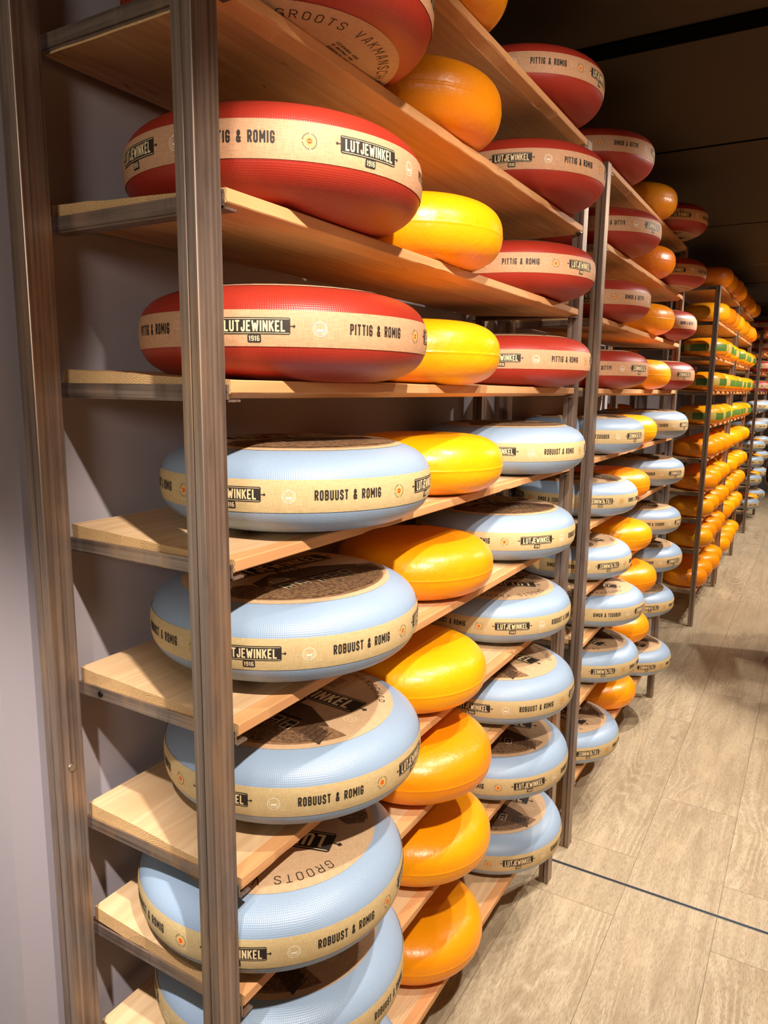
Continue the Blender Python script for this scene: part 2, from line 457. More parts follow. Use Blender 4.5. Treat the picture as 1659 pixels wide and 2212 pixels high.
def board_mesh(Ln, stained, mirror, ragged, seed, tilt=.014):
    """wide plank; local origin at the front top corner of the near end"""
    rnd = random.Random(seed)
    ys, y1 = WY + .0075, Ln - WY - .0075
    ny, nx = 24, 8
    v = []; f = []; mi = []
    xs = [-D + .003 + (D - .003 - .026) * i / nx for i in range(nx + 1)]
    def top(x): return tilt * max(0, (-.026 - x)) / (D - .03)
    for lay in (0, 1):
        for j in range(ny + 1):
            y = ys + (y1 - ys) * j / ny
            for i, x in enumerate(xs):
                yj = y + (rnd.uniform(-.0012, .0012) if j in (0, ny) else 0)
                zz = top(x) + (0 if lay else -.0235)
                v.append((x, yj, zz + (rnd.uniform(-.0006, .0006))))
    n = (nx + 1) * (ny + 1)
    I = lambda lay, j, i: lay * n + j * (nx + 1) + i
    for j in range(ny):
        for i in range(nx):
            f.append((I(1, j, i), I(1, j, i + 1), I(1, j + 1, i + 1), I(1, j + 1, i))); mi.append(0)
            f.append((I(0, j, i), I(0, j + 1, i), I(0, j + 1, i + 1), I(0, j, i + 1))); mi.append(0)
    for i in range(nx):
        f.append((I(0, 0, i), I(0, 0, i + 1), I(1, 0, i + 1), I(1, 0, i))); mi.append(1)
        f.append((I(0, ny, i), I(1, ny, i), I(1, ny, i + 1), I(0, ny, i + 1))); mi.append(1)
    for j in range(ny):
        f.append((I(0, j, 0), I(1, j, 0), I(1, j + 1, 0), I(0, j + 1, 0))); mi.append(0)
        f.append((I(0, j, nx), I(0, j + 1, nx), I(1, j + 1, nx), I(1, j, nx))); mi.append(0)
    if mirror:
        v = [(x, Ln - y, z) for x, y, z in v]; f = [tuple(reversed(q)) for q in f]
    me = bpy.data.meshes.new('plank'); me.from_pydata(v, [], f)
    for q in (PINE_STAINED if stained else PINE, ENDG): me.materials.append(q)
    for p, k in zip(me.polygons, mi): p.material_index = k
    # front strip with a worn, slightly chipped edge
    v = []; f = []; mi = []
    ny = 90
    ya, yb = WY + .009, Ln - WY - .004
    chips = [(rnd.uniform(ya, yb), rnd.uniform(.008, .05), rnd.uniform(.001, .004)) for _ in range(7 if ragged else 3)]
    for j in range(ny + 1):
        y = ya + (yb - ya) * j / ny
        d = 0
        for (c, w, a) in chips:
            if abs(y - c) < w: d = max(d, a * (1 - abs(y - c) / w) ** .5)
        r = rnd.uniform(0, .0006 if not ragged else .0012)
        prof = [(-.026, 0), (-.0016, 0), (0 - r, -.0016), (0 - r * .6, -.0155 + d * .6), (-.0016 - d, -.0171 + d * .4), (-.026, -.0235)]
        v += [(x, y, z) for x, z in prof]
    k = 6
    for j in range(ny):
        for i in range(k):
            a, b2 = j * k + i, j * k + (i + 1) % k
            f.append((a, b2, b2 + k, a + k)); mi.append(0)
    f.append(tuple(reversed(range(k)))); mi.append(1)
    f.append(tuple(ny * k + i for i in range(k))); mi.append(1)
    if mirror:
        v = [(x, Ln - y, z) for x, y, z in v]; f = [tuple(reversed(q)) for q in f]
    me2 = bpy.data.meshes.new('front_strip'); me2.from_pydata(v, [], f)
    for q in (EDGE, ENDG): me2.materials.append(q)
    for p, kk in zip(me2.polygons, mi): p.material_index = kk
    bm = bmesh.new(); bm.from_mesh(me2); bmesh.ops.recalc_face_normals(bm, faces=bm.faces); bm.to_mesh(me2); bm.free()
    return me, me2

ORD = ['top', 'second', 'third', 'fourth', 'fifth', 'sixth', 'seventh', 'eighth', 'ninth', 'lowest']
def make_boards(y0, y1, mirror, where, group, seed):
    for i in range(10):
        me, me2 = board_mesh(y1 - y0, i in (1, 2, 3), mirror, i in (0, 1, 6), seed + i, 0.0 if i < 2 else .014)
        o = link('shelf_board', me); o.location = (0, y0, Z[i])
        tag(o, 'pine shelf board, %s of ten, %s' % (ORD[i], where), 'shelf', group)
        link('front_strip', me2, o)

Y2 = 2 * YM
make_rack('steel_rack', 'raw steel rack frame nearest the camera, holding red, yellow and blue wheels', 0, L, False)
make_rack('steel_rack', 'mirror image of the nearest steel rack frame, lettering on its wheels reversed', Y2 - L, Y2, True)  # reflection of the nearest rack, modelled as a solid frame
RACKS = [(4.70, 5.985), (6.05, 7.40)]  # racks behind the camera, built where the mirror shows them
make_rack('steel_rack', 'third steel rack frame, holding only yellow wheels, its end facing the camera', *RACKS[0], False, 2.315)
make_rack('steel_rack', 'fourth steel rack frame, the farther one holding only yellow wheels', *RACKS[1], False, 2.315)
RD = (8.75, 8.75 + L)
make_rack('steel_rack', 'farthest steel rack frame, red and blue wheels again, by the right edge', *RD, True)
make_boards(0, L, False, 'on the nearest rack', 'boards of the nearest rack', 1)
make_boards(Y2 - L, Y2, True, 'on the mirrored rack past the dark post', 'boards of the mirrored rack', 1)
make_boards(*RACKS[0], False, 'on the first all-yellow rack', 'boards of the third rack', 41)
make_boards(*RACKS[1], False, 'on the second all-yellow rack', 'boards of the fourth rack', 61)
make_boards(*RD, True, 'on the farthest rack at the right edge', 'boards of the farthest rack', 1)

# ------------------------------------------------------------------ cheese wheels
RB, HB, RF, NB = .222, .1331, .42, 2.75        # branded wheel
RY, HY, RFY, NY = .177, .124, .48, 2.45          # plain yellow wheel

def prof_r(z, R, h, rf, n):
    s = min(1, abs(z - h / 2) / (h / 2))
    c = (1 - s ** n) ** (1 / n)
    return R * (rf + (1 - rf) * c)
def prof_z(r, R, h, rf, n):                     # height of the upper surface above the base
    c = max(0.0, (r / R - rf) / (1 - rf))
    s = max(0.0, 1 - c ** n) ** (1 / n)
    return h / 2 + h / 2 * s

def lathe(name, R, h, rf, n, seam=0.0, seg=112):
    pts = [(0.0, 0.0)]
    K = 34
    for i in range(K + 1):
        t = -PI / 2 + PI * i / K
        c = abs(math.cos(t)) ** (2 / n); s = math.copysign(abs(math.sin(t)) ** (2 / n), t)
        r = R * (rf + (1 - rf) * c); z = h / 2 + h / 2 * s
        pts.append((r, z))
    pts.append((0.0, h))
    if seam:
        new = []
        zs = h * .47
        for r, z in pts: new.append((r, z))
        for z in (zs - .0022, zs - .0008, zs, zs + .0008, zs + .0022):
            new.append((prof_r(z, R, h, rf, n) + (seam if abs(z - zs) < .001 else 0), z))
        a = [q for q in new if q[0] > R * .9]; lo = [q for q in new if q[0] <= R * .9 and q[1] < h / 2]; hi = [q for q in new if q[0] <= R * .9 and q[1] >= h / 2]
        a.sort(key=lambda q: q[1]); pts = lo + a + hi
    vs = []; fs = []; uvs = []
    arc = 0; arcs = []
    for i, (r, z) in enumerate(pts):
        if i: arc += math.hypot(r - pts[i - 1][0], z - pts[i - 1][1])
        arcs.append(arc)
    rows = pts[1:-1]
    for (r, z) in rows:
        vs += [(r * math.cos(2 * PI * j / seg), r * math.sin(2 * PI * j / seg), z) for j in range(seg)]
    nb = len(vs); vs += [(0, 0, pts[0][1]), (0, 0, pts[-1][1])]
    for i in range(len(rows) - 1):
        for j in range(seg):
            k = (j + 1) % seg
            fs.append((i * seg + j, i * seg + k, (i + 1) * seg + k, (i + 1) * seg + j))
            u0, u1 = 2 * PI * R * j / seg, 2 * PI * R * (j + 1) / seg
            uvs += [(u0, arcs[i + 1]), (u1, arcs[i + 1]), (u1, arcs[i + 2]), (u0, arcs[i + 2])]
    last = (len(rows) - 1) * seg
    for j in range(seg):
        k = (j + 1) % seg
        u0, u1 = 2 * PI * R * j / seg, 2 * PI * R * (j + 1) / seg
        fs.append((nb, k, j)); uvs += [(u0, 0), (u1, arcs[1]), (u0, arcs[1])]
        fs.append((nb + 1, last + j, last + k)); uvs += [(u0, arcs[-1]), (u0, arcs[-2]), (u1, arcs[-2])]
    me = bpy.data.meshes.new(name); me.from_pydata(vs, [], fs)
    ul = me.uv_layers.new(name='UVMap')
    for i, q in enumerate(uvs): ul.data[i].uv = q
    for p in me.polygons: p.use_smooth = True
    return me

# ---- lettering: own condensed stroke alphabet
G = {
 'L': (.42, [[(0, 1), (0, 0), (1, 0)]]), 'U': (.46, [[(0, 1), (0, .14), (.25, 0), (.75, 0), (1, .14), (1, 1)]]),
 'T': (.46, [[(0, 1), (1, 1)], [(.5, 1), (.5, 0)]]), 'J': (.40, [[(1, 1), (1, .14), (.75, 0), (.25, 0), (0, .14), (0, .28)]]),
 'E': (.42, [[(1, 1), (0, 1), (0, 0), (1, 0)], [(0, .5), (.8, .5)]]),
 'W': (.66, [[(0, 1), (.22, 0), (.5, .75), (.78, 0), (1, 1)]]), 'I': (.17, [[(.5, 0), (.5, 1)]]),
 'N': (.48, [[(0, 0), (0, 1), (1, 0), (1, 1)]]), 'K': (.46, [[(0, 0), (0, 1)], [(1, 1), (.05, .45)], [(.35, .6), (1, 0)]]),
 'O': (.46, [[(0, .14), (.25, 0), (.75, 0), (1, .14), (1, .86), (.75, 1), (.25, 1), (0, .86), (0, .14)]]),
 'P': (.45, [[(0, 0), (0, 1), (.75, 1), (1, .88), (1, .58), (.75, .45), (0, .45)]]),
 'G': (.46, [[(1, .75), (1, .86), (.75, 1), (.25, 1), (0, .86), (0, .14), (.25, 0), (.75, 0), (1, .14), (1, .46), (.55, .46)]]),
 'R': (.46, [[(0, 0), (0, 1), (.75, 1), (1, .88), (1, .62), (.75, .5), (0, .5)], [(.5, .5), (1, 0)]]),
 'M': (.60, [[(0, 0), (0, 1), (.5, .35), (1, 1), (1, 0)]]),
 'B': (.46, [[(0, 0), (0, 1), (.75, 1), (1, .88), (1, .62), (.78, .52), (0, .52)], [(.78, .52), (1, .4), (1, .13), (.75, 0), (0, 0)]]),
 'S': (.45, [[(1, .78), (1, .87), (.75, 1), (.25, 1), (0, .87), (0, .66), (1, .36), (1, .13), (.75, 0), (.25, 0), (0, .13), (0, .22)]]),
 'A': (.48, [[(0, 0), (.36, 1), (.64, 1), (1, 0)], [(.15, .3), (.85, .3)]]),
 'C': (.45, [[(1, .75), (1, .86), (.75, 1), (.25, 1), (0, .86), (0, .14), (.25, 0), (.75, 0), (1, .14), (1, .25)]]),
 'H': (.46, [[(0, 0), (0, 1)], [(1, 0), (1, 1)], [(0, .5), (1, .5)]]), 'V': (.48, [[(0, 1), (.5, 0), (1, 1)]]),
 'D': (.46, [[(0, 0), (0, 1), (.7, 1), (1, .84), (1, .16), (.7, 0), (0, 0)]]),
 '&': (.48, [[(1, 0), (.2, .72), (.2, .9), (.4, 1), (.62, 1), (.78, .88), (.78, .74), (0, .36), (0, .1), (.2, 0), (.55, 0), (1, .38)]]),
 '1': (.24, [[(0, .82), (.7, 1), (.7, 0)]]), '9': (.45, [[(0, .12), (.25, 0), (.75, 0), (1, .14), (1, .86), (.75, 1), (.25, 1), (0, .86), (0, .55), (.2, .45), (1, .45)]]),
 '6': (.45, [[(1, .88), (.75, 1), (.25, 1), (0, .86), (0, .14), (.25, 0), (.75, 0), (1, .14), (1, .45), (.8, .55), (0, .55)]]),
 ' ': (.36, []),
}
def text_width(s, h, wf=1.0, gap=.13): return sum((G[c][0] * wf + gap) * h for c in s) - gap * h
def text_quads(s, h, t=.15, wf=1.0, gap=.13, width=None):
    """list of quads (4 points) for the text, centred at the origin, cap height h"""
    out = []; x = 0.0
    for c in s:
        w, strokes = G[c]; w *= wf
        for st in strokes:
            P = [((x + t / 2 + a * (w - t)), (t / 2 + b * (1 - t))) for a, b in st]
            if c == 'I': P = [(x + w / 2, b) for _, b in P]
            for (ax, ay), (bx, by) in zip(P, P[1:]):
                d = math.hypot(bx - ax, by - ay) or 1; ux, uy = (bx - ax) / d, (by - ay) / d
                e = t / 2
                ax2, ay2, bx2, by2 = ax - ux * e * .7, ay - uy * e * .7, bx + ux * e * .7, by + uy * e * .7
                nx_, ny_ = -uy * e, ux * e
                out.append([(ax2 - nx_, ay2 - ny_), (bx2 - nx_, by2 - ny_), (bx2 + nx_, by2 + ny_), (ax2 + nx_, ay2 + ny_)])
        x += w + gap
    tot = x - gap
    sx = 1.0 if width is None else width / (tot * h)
    return [[((px - tot / 2) * h * sx, (py - .5) * h) for px, py in q] for q in out]

def circle_poly(cx, cy, r, n=20): return [(cx + r * math.cos(2 * PI * i / n), cy + r * math.sin(2 * PI * i / n)) for i in range(n)]
def ring_quads(cx, cy, r0, r1, n=28, a0=0, a1=2 * PI):
    o = []
    for i in range(n):
        a, b = a0 + (a1 - a0) * i / n, a0 + (a1 - a0) * (i + 1) / n
        o.append([(cx + r0 * math.cos(a), cy + r0 * math.sin(a)), (cx + r1 * math.cos(a), cy + r1 * math.sin(a)),
                  (cx + r1 * math.cos(b), cy + r1 * math.sin(b)), (cx + r0 * math.cos(b), cy + r0 * math.sin(b))])
    return o
def rect(x0, x1, y0, y1): return [(x0, y0), (x1, y0), (x1, y1), (x0, y1)]
def cham(x0, x1, y0, y1, c): return [(x0 + c, y0), (x1 - c, y0), (x1, y0 + c), (x1, y1 - c), (x1 - c, y1), (x0 + c, y1), (x0, y1 - c), (x0, y0 + c)]

class Print:
    """flat polygons in (u, v) with a material slot and a layer; projected later"""
    def __init__(s): s.p = []
    def add(s, poly, mi, lay=1): s.p.append((poly, mi, lay))
    def many(s, polys, mi, lay=1):
        for q in polys: s.add(q, mi, lay)
    def build(s, name, mats, fn, maxlen):
        bm = bmesh.new()
        groups = {}
        for poly, mi, lay in s.p:
            vs = [bm.verts.new((x, y, lay)) for x, y in poly]
            f = bm.faces.new(vs); f.material_index = mi
        bmesh.ops.triangulate(bm, faces=[f for f in bm.faces if len(f.verts) > 4])
        for _ in range(7):
            long_e = [e for e in bm.edges if (e.verts[0].co - e.verts[1].co).length > maxlen]
            if not long_e: break
            bmesh.ops.subdivide_edges(bm, edges=long_e, cuts=1)
            bmesh.ops.triangulate(bm, faces=[f for f in bm.faces if len(f.verts) > 4])
        for f in bm.faces:
            if f.normal.z < 0: f.normal_flip()
        for v in bm.verts: v.co = fn(v.co.x, v.co.y, v.co.z)
        me = bpy.data.meshes.new(name); bm.to_mesh(me); bm.free()
        for q in mats: me.materials.append(q)
        return me

def plaque(P, cx, cy, w, h, dark, light, lay=1, name='LUTJEWINKEL', flip=1):
    P.add(cham(cx - w / 2, cx + w / 2, cy - h / 2, cy + h / 2, h * .07), dark, lay)
    b = h * .055; i0 = h * .07
    for q in (rect(cx - w / 2 + i0, cx + w / 2 - i0, cy + h / 2 - i0 - b * .5, cy + h / 2 - i0), rect(cx - w / 2 + i0, cx + w / 2 - i0, cy - h / 2 + i0, cy - h / 2 + i0 + b * .5)):
        P.add(q, light, lay + 1)
    P.many([[(x + cx, y + cy) for x, y in q] for q in text_quads(name, h * .66, .155, 1.0, .10, w * .86)], light, lay + 2)
    # tab with the year, and the two side finials
    tw, th_ = w * .19, h * .48
    P.add(cham(cx - tw / 2, cx + tw / 2, cy - h / 2 - th_, cy - h / 2, h * .06), dark, lay)
    P.many([[(x + cx, y + cy - h / 2 - th_ * .48) for x, y in q] for q in text_quads('1916', th_ * .66, .14, 1.0, .12, tw * .78)], light, lay + 2)
    for sgn in (-1, 1):
        x0 = cx + sgn * w / 2; e = h * .26
        P.add([(x0, cy - h * .03), (x0 + sgn * e * .6, cy - h * .03), (x0 + sgn * e * .6, cy + h * .03), (x0, cy + h * .03)], dark, lay)
        xc = x0 + sgn * e * .85; d = h * .105
        P.add([(xc - d, cy), (xc, cy - d), (xc + d, cy), (xc, cy + d)], dark, lay)

MIRRORED = {}
def mirror_mesh(me):
    if me.name in MIRRORED: return MIRRORED[me.name]
    c = me.copy(); c.name = me.name + '_reversed'
    bm = bmesh.new(); bm.from_mesh(c)
    for v in bm.verts: v.co.y = -v.co.y
    bmesh.ops.reverse_faces(bm, faces=bm.faces[:])
    bm.to_mesh(c); bm.free()
    MIRRORED[me.name] = c
    return c

Z0B, Z1B = .0435, .0900
def band_mesh(name, kraft):
    n = 120; K = 8; vs = []; fs = []; uvs = []
    for i in range(K + 1):
        z = Z0B + (Z1B - Z0B) * i / K; r = prof_r(z, RB, HB, RF, NB) + .0007
        vs += [(r * math.cos(2 * PI * j / n), r * math.sin(2 * PI * j / n), z) for j in range(n)]
    for i in range(K):
        for j in range(n):
            k = (j + 1) % n
            fs.append((i * n + j, i * n + k, (i + 1) * n + k, (i + 1) * n + j))
            u0, u1 = 2 * PI * RB * j / n, 2 * PI * RB * (j + 1) / n; a, b = Z0B + (Z1B - Z0B) * i / K, Z0B + (Z1B - Z0B) * (i + 1) / K
            uvs += [(u0, a), (u1, a), (u1, b), (u0, b)]
    me = bpy.data.meshes.new(name); me.from_pydata(vs, [], fs)
    ul = me.uv_layers.new(name='UVMap')
    for i, q in enumerate(uvs): ul.data[i].uv = q
    for p in me.polygons: p.use_smooth = True
    me.materials.append(kraft)
    return me

def band_print(name, word, width):
    P = Print()
    # slots: 0 ink, 1 pale kraft, 2 white, 3 seal red, 4 seal yellow
    for k in range(4):
        u = k * PI / 2 * RB; dg = math.radians(1) * RB
        P.many([[(x + u, y + .0015) for x, y in q] for q in text_quads(word, .0148, .18, 1.0, .13, width * dg)], 0, 1)
        # round seal
        us = u + 22.8 * dg
        P.many(ring_quads(us, 0, .0040, .0058, 24), 4, 1)
        P.add(circle_poly(us, 0, .0041, 18), 3, 1)
        for a in range(14):
            t = 2 * PI * a / 14
            P.add(circle_poly(us + .0033 * math.cos(t), .0033 * math.sin(t), .0005, 5), 4, 2)
        P.add(rect(us - .0022, us + .0022, -.0004, .0006), 4, 2)
        for a in range(26):
            t = 2 * PI * a / 26
            if a % 7 == 6: continue
            ux, uy = math.cos(t), math.sin(t)
            c = (us + .0092 * ux, .0092 * uy)
            P.add([(c[0] - ux * .0008 - uy * .0005, c[1] - uy * .0008 + ux * .0005), (c[0] - ux * .0008 + uy * .0005, c[1] - uy * .0008 - ux * .0005),
                   (c[0] + ux * .0008 + uy * .0005, c[1] + uy * .0008 - ux * .0005), (c[0] + ux * .0008 - uy * .0005, c[1] + uy * .0008 + ux * .0005)], 0, 1)
        plaque(P, u + 45.5 * dg, .0025, 24 * dg, .0215, 0, 1)
        # pale round emblem with a little boat shape
        ue = u - 22.5 * dg
        P.many(ring_quads(ue, 0, .0088, .0097, 26), 2, 1)
        P.many(ring_quads(ue, 0, .0060, .0067, 24, PI * .75, PI * 2.15), 2, 1)
        for a in range(11):
            t = PI * .62 - a * PI * .09
            P.add(circle_poly(ue + .0078 * math.cos(t), .0078 * math.sin(t), .0006, 5), 2, 1)
        P.add([(ue - .0045, -.0004), (ue - .0030, -.0034), (ue + .0030, -.0034), (ue + .0048, -.0004), (ue + .002, .0002), (ue, -.0008), (ue - .002, .0002)], 2, 1)
        # fold line of the paper
        P.add(rect(u - 21 * dg + .010, u - 15 * dg, .0000, .0003), 1, 1)
        P.add(rect(u + 15 * dg, u + 19 * dg, .0000, .0003), 1, 1)
        P.add(rect(u + 26 * dg, u + 30 * dg, .0000, .0003), 1, 1)
    zc = (Z0B + Z1B) / 2
    def fn(u, v, lay):
        z = zc + v; r = prof_r(z, RB, HB, RF, NB) + .0007 + .00025 * lay
        return Vector((r * math.cos(u / RB), r * math.sin(u / RB), z))
    return P.build(name, [INK, PALE, WHITE, SEALRED, SEALYEL], fn, .007)

RDISC = .173
def disc_mesh():
    n = 96; rs = [0, .06, .10, .125, .14, .15, .158, .165, RDISC]; vs = [(0, 0, HB + .0007)]; fs = []; 
    for r in rs[1:]:
        z = prof_z(r, RB, HB, RF, NB) + .0007
        vs += [(r * math.cos(2 * PI * j / n), r * math.sin(2 * PI * j / n), z) for j in range(n)]
    for j in range(n): fs.append((0, 1 + j, 1 + (j + 1) % n))
    for i in range(len(rs) - 2):
        for j in range(n):
            k = (j + 1) % n; a = 1 + i * n
            fs.append((a + j, a + n + j, a + n + k, a + k))
    me = bpy.data.meshes.new('paper_disc'); me.from_pydata(vs, [], fs)
    ul = me.uv_layers.new(name='UVMap')
    for lp in me.loops: ul.data[lp.index].uv = me.vertices[lp.vertex_index].co.xy
    for p in me.polygons: p.use_smooth = True
    me.materials.append(KRAFT_DISC)
    return me

def disc_print():
    P = Print()   # slots 0 ink, 1 kraft pale, 2 brown, 3 foliage, 4 roof, 5 wall
    # arc of lettering round the upper rim
    s = 'GROOTS VAKMANSCHAP'; hh = .0165; rr = .150
    tot = text_width(s, hh, 1.35, .42); x = -tot / 2
    for c in s:
        w = G[c][0] * 1.35 * hh
        mid = x + w / 2; ang = -mid / rr
        if c != ' ':
            for q in text_quads(c, hh, .10, 1.35):
                P.add([((px) * math.cos(ang) - (py + rr) * math.sin(ang), (px) * math.sin(ang) + (py + rr) * math.cos(ang)) for px, py in q], 0, 1)
        x += w + .42 * hh
    for i, ln in enumerate(('LUTJEWINKEL KAAS', 'DE BAKERMAT VAN', 'BEWAKEN AL HUN', 'GROOTSE VAN', 'EEN INDRUKWEKKEN')):
        y = .112 - i * .0085
        P.many([[(a, b + y) for a, b in q] for q in text_quads(ln, .0050, .17, 1.2, .2)], 0, 1)
    plaque(P, 0, .034, .232, .050, 0, 1)
    # farmhouse picture in the lower half
    def clip(poly, r=.163):
        o = []
        for a, b in poly:
            d = math.hypot(a, b)
            o.append((a * r / d, b * r / d) if d > r else (a, b))
        return o
    low = [(-.155, -.05), (-.160, -.032), (-.10, -.018)]
    ground = [(.163 * math.cos(a), .163 * math.sin(a)) for a in [PI + .32 + (PI - .64) * i / 24 for i in range(25)]]
    P.add(ground, 5, 1)
    P.add([(-.095, -.030), (-.045, .000 - .006), (.050, -.012), (.118, -.050), (.100, -.062), (-.100, -.060)], 4, 2)
    P.add(rect(-.085, .088, -.106, -.058), 2, 2)
    P.add([(-.085, -.058), (-.055, -.016), (-.022, -.058)], 5, 3)
    P.add(rect(-.072, -.036, -.052, -.040), 1, 4); P.add(rect(-.069, -.039, -.049, -.043), 2, 5)
    for wx in (-.074, -.044, -.008, .022, .052):
        P.add(rect(wx, wx + .020, -.098, -.068), 1, 3)
        P.add(rect(wx + .0015, wx + .0092, -.0965, -.084), 0, 4); P.add(rect(wx + .0108, wx + .0185, -.0965, -.084), 0, 4)
        P.add(rect(wx + .0015, wx + .0185, -.0825, -.0695), 0, 4)
    P.add([(.088, -.058), (.128, -.064), (.138, -.098), (.088, -.104)], 4, 3)
    for k in range(5):
        P.add([(.092 + k * .010, -.060), (.0935 + k * .010, -.060), (.096 + k * .010, -.100), (.0945 + k * .010, -.100)], 0, 4)
    bush = [(-.135, -.088), (-.12, -.07), (-.10, -.082), (-.07, -.092), (-.04, -.088), (-.01, -.098), (.03, -.090), (.06, -.100), (.10, -.095), (.125, -.098),
            (.10, -.125), (.05, -.150), (-.02, -.157), (-.07, -.145), (-.11, -.118)]
    P.add(clip(bush), 3, 6)
    P.add([(-.150, -.040), (-.125, -.022), (-.102, -.036), (-.100, -.070), (-.130, -.085), (-.148, -.066)], 3, 4)
    # small round emblem
    P.many(ring_quads(.128, -.008, .0095, .0108, 22), 1, 1)
    P.many(ring_quads(.128, -.008, .0040, .0052, 18), 1, 1)
    def fn(u, v, lay):
        r = min(math.hypot(u, v), .171)
        return Vector((u, v, prof_z(r, RB, HB, RF, NB) + .0007 + .0002 * lay))
    return P.build('disc_lettering', [INK, PALE, INK2, HEDGE, ROOFP, WALLP], fn, .012)

M_RED = lathe('red_rind', RB, HB, RF, NB); M_RED.materials.append(RED)
M_BLUE = lathe('blue_rind', RB, HB, RF, NB); M_BLUE.materials.append(BLUE)
M_YEL = lathe('yellow_rind', RY, HY, RFY, NY, .0007); M_YEL.materials.append(YEL)
M_AMB = lathe('amber_rind', RY, HY, RFY, NY, .0007); M_AMB.materials.append(AMB)
B_RED, B_BLUE = band_mesh('kraft_band_red', KRAFT_RED), band_mesh('kraft_band_blue', KRAFT_BLUE)
T_RED, T_BLUE = band_print('band_lettering_red', 'PITTIG & ROMIG', 23.4), band_print('band_lettering_blue', 'ROBUUST & ROMIG', 26.6)
M_DISC = disc_mesh(); T_DISC = disc_print()

def branded(kind, loc, rot_deg, disc_deg, label, group, mirror=False, flip=False):
    mm = mirror_mesh if mirror else (lambda q: q)
    sg = -1 if mirror else 1
    x, y, z = loc
    root = empty('cheese_wheel', (x, y, z + (HB if flip else 0)), math.radians(rot_deg) * sg, PI if flip else 0)
    tag(root, label, 'cheese', group)
    link('rind', mm(M_RED if kind == 'red' else M_BLUE), root)
    b = link('paper_band', mm(B_RED if kind == 'red' else B_BLUE), root)
    link('band_lettering', mm(T_RED if kind == 'red' else T_BLUE), b)
    d = link('paper_disc', mm(M_DISC), root)
    d.rotation_euler = (0, 0, math.radians(disc_deg) * sg)
    link('disc_lettering', mm(T_DISC), d)
    return root

def plain(loc, rz, label, group, amber=False, scale=1.0):
    o = link('cheese_wheel', M_AMB if amber else M_YEL)
    o.location = loc; o.rotation_euler = (0, 0, rz); o.scale = (scale, scale, scale)
    return tag(o, label, 'cheese', group)

#        x, y, dz, text angle, disc 'up' angle, flipped
NEAR = {0: (-.105, .285, 0, 7, 90, True), 1: (-.095, .278, .001, 12, 20, True), 2: (-.116, .291, .002, 26.5, 120, False), 3: (-.107, .299, 0, -18, 40, False),
        4: (-.113, .335, .005, -33.6, 158, False), 5: (-.117, .307, .010, -21.4, 168, False), 6: (-.113, .320, .008, -38, 86, False),
        7: (-.104, .247, 0, -21, -72, False), 8: (-.119, .285, 0, 4, 80, False), 9: (-.11, .30, 0, 4, 100, False)}
MID = {0: (-.118, .731), 1: (-.113, .702), 2: (-.100, .700), 3: (-.098, .704), 4: (-.120, .799), 5: (-.132, .795), 6: (-.118, .742), 7: (-.090, .722), 8: (-.100, .761), 9: (-.128, .803)}
FAR = {0: (-.140, 1.338, .004, 40, 30, False), 1: (-.110, 1.287, .003, -28.5, 90, False), 2: (-.126, 1.302, .004, 27.5, 100, False), 3: (-.121, 1.288, 0, -27.6, 90, False),
       4: (-.121, 1.281, .001, -27.4, 150, False), 5: (-.131, 1.267, .002, 6, 140, False), 6: (-.135, 1.280, .002, -9, -62, False),
       7: (-.092, 1.202, 0, -37, 75, False), 8: (-.098, 1.206, .001, 6, 105, False), 9: (-.131, 1.303, .001, 0, 100, False)}
RANKR = ['topmost', 'second-highest', 'third-highest', 'lowest']
RANKB = ['topmost', 'second-highest', 'third-highest', 'third-lowest', 'second-lowest', 'lowest']
RANKY = ['topmost', 'second', 'third', 'fourth', 'fifth', 'sixth', 'seventh', 'eighth', 'ninth', 'lowest']
def rank(i): return RANKR[i] if i < 4 else RANKB[i - 4]
def kind(i): return 'red' if i < 4 else 'blue'

for i in range(10):
    k = kind(i)
    x, y, dz, ta, da, fl = NEAR[i]
    d = da - ta - 90
    if i > 0:
        extra = {1: 'upside-down red wheel cut by the top edge, nearest rack, lettering on its underside',
                 9: 'lowest blue wheel in the left column of the nearest rack, almost wholly outside the frame'}.get(i)
        branded(k, (x, y, Z[i] + dz), ta, d, extra or '%s %s wheel with kraft band, left column of the nearest rack' % (rank(i), k), 'branded wheels of the nearest rack', False, fl)
    branded(k, (x, Y2 - y, Z[i] + dz), ta, d, '%s %s wheel with reversed lettering, right column of the mirrored rack' % (rank(i), k), 'branded wheels of the mirrored rack', True, fl)
    x, y = MID[i]
    am = i in (0, 1)
    plain((x, y, Z[i]), random.uniform(0, 6), '%s plain %s wheel down the middle column of the nearest rack' % (RANKY[i], 'amber' if am else 'yellow'), 'yellow wheels of the nearest rack', am)
    plain((x, Y2 - y, Z[i]), random.uniform(0, 6), '%s plain %s wheel down the middle column of the mirrored rack' % (RANKY[i], 'amber' if am else 'yellow'), 'yellow wheels of the mirrored rack', am)
    x, y, dz, ta, da, fl = FAR[i]
    d = da - ta - 90
    branded(k, (x, y, Z[i] + dz), ta, d, '%s %s wheel with kraft band, right column of the nearest rack' % (rank(i), k), 'branded wheels of the nearest rack', False, fl)
    branded(k, (x, Y2 - y, Z[i] + dz), ta, d, '%s %s wheel with reversed lettering, mirrored rack, beside its dark near post' % (rank(i), k), 'branded wheels of the mirrored rack', True, fl)

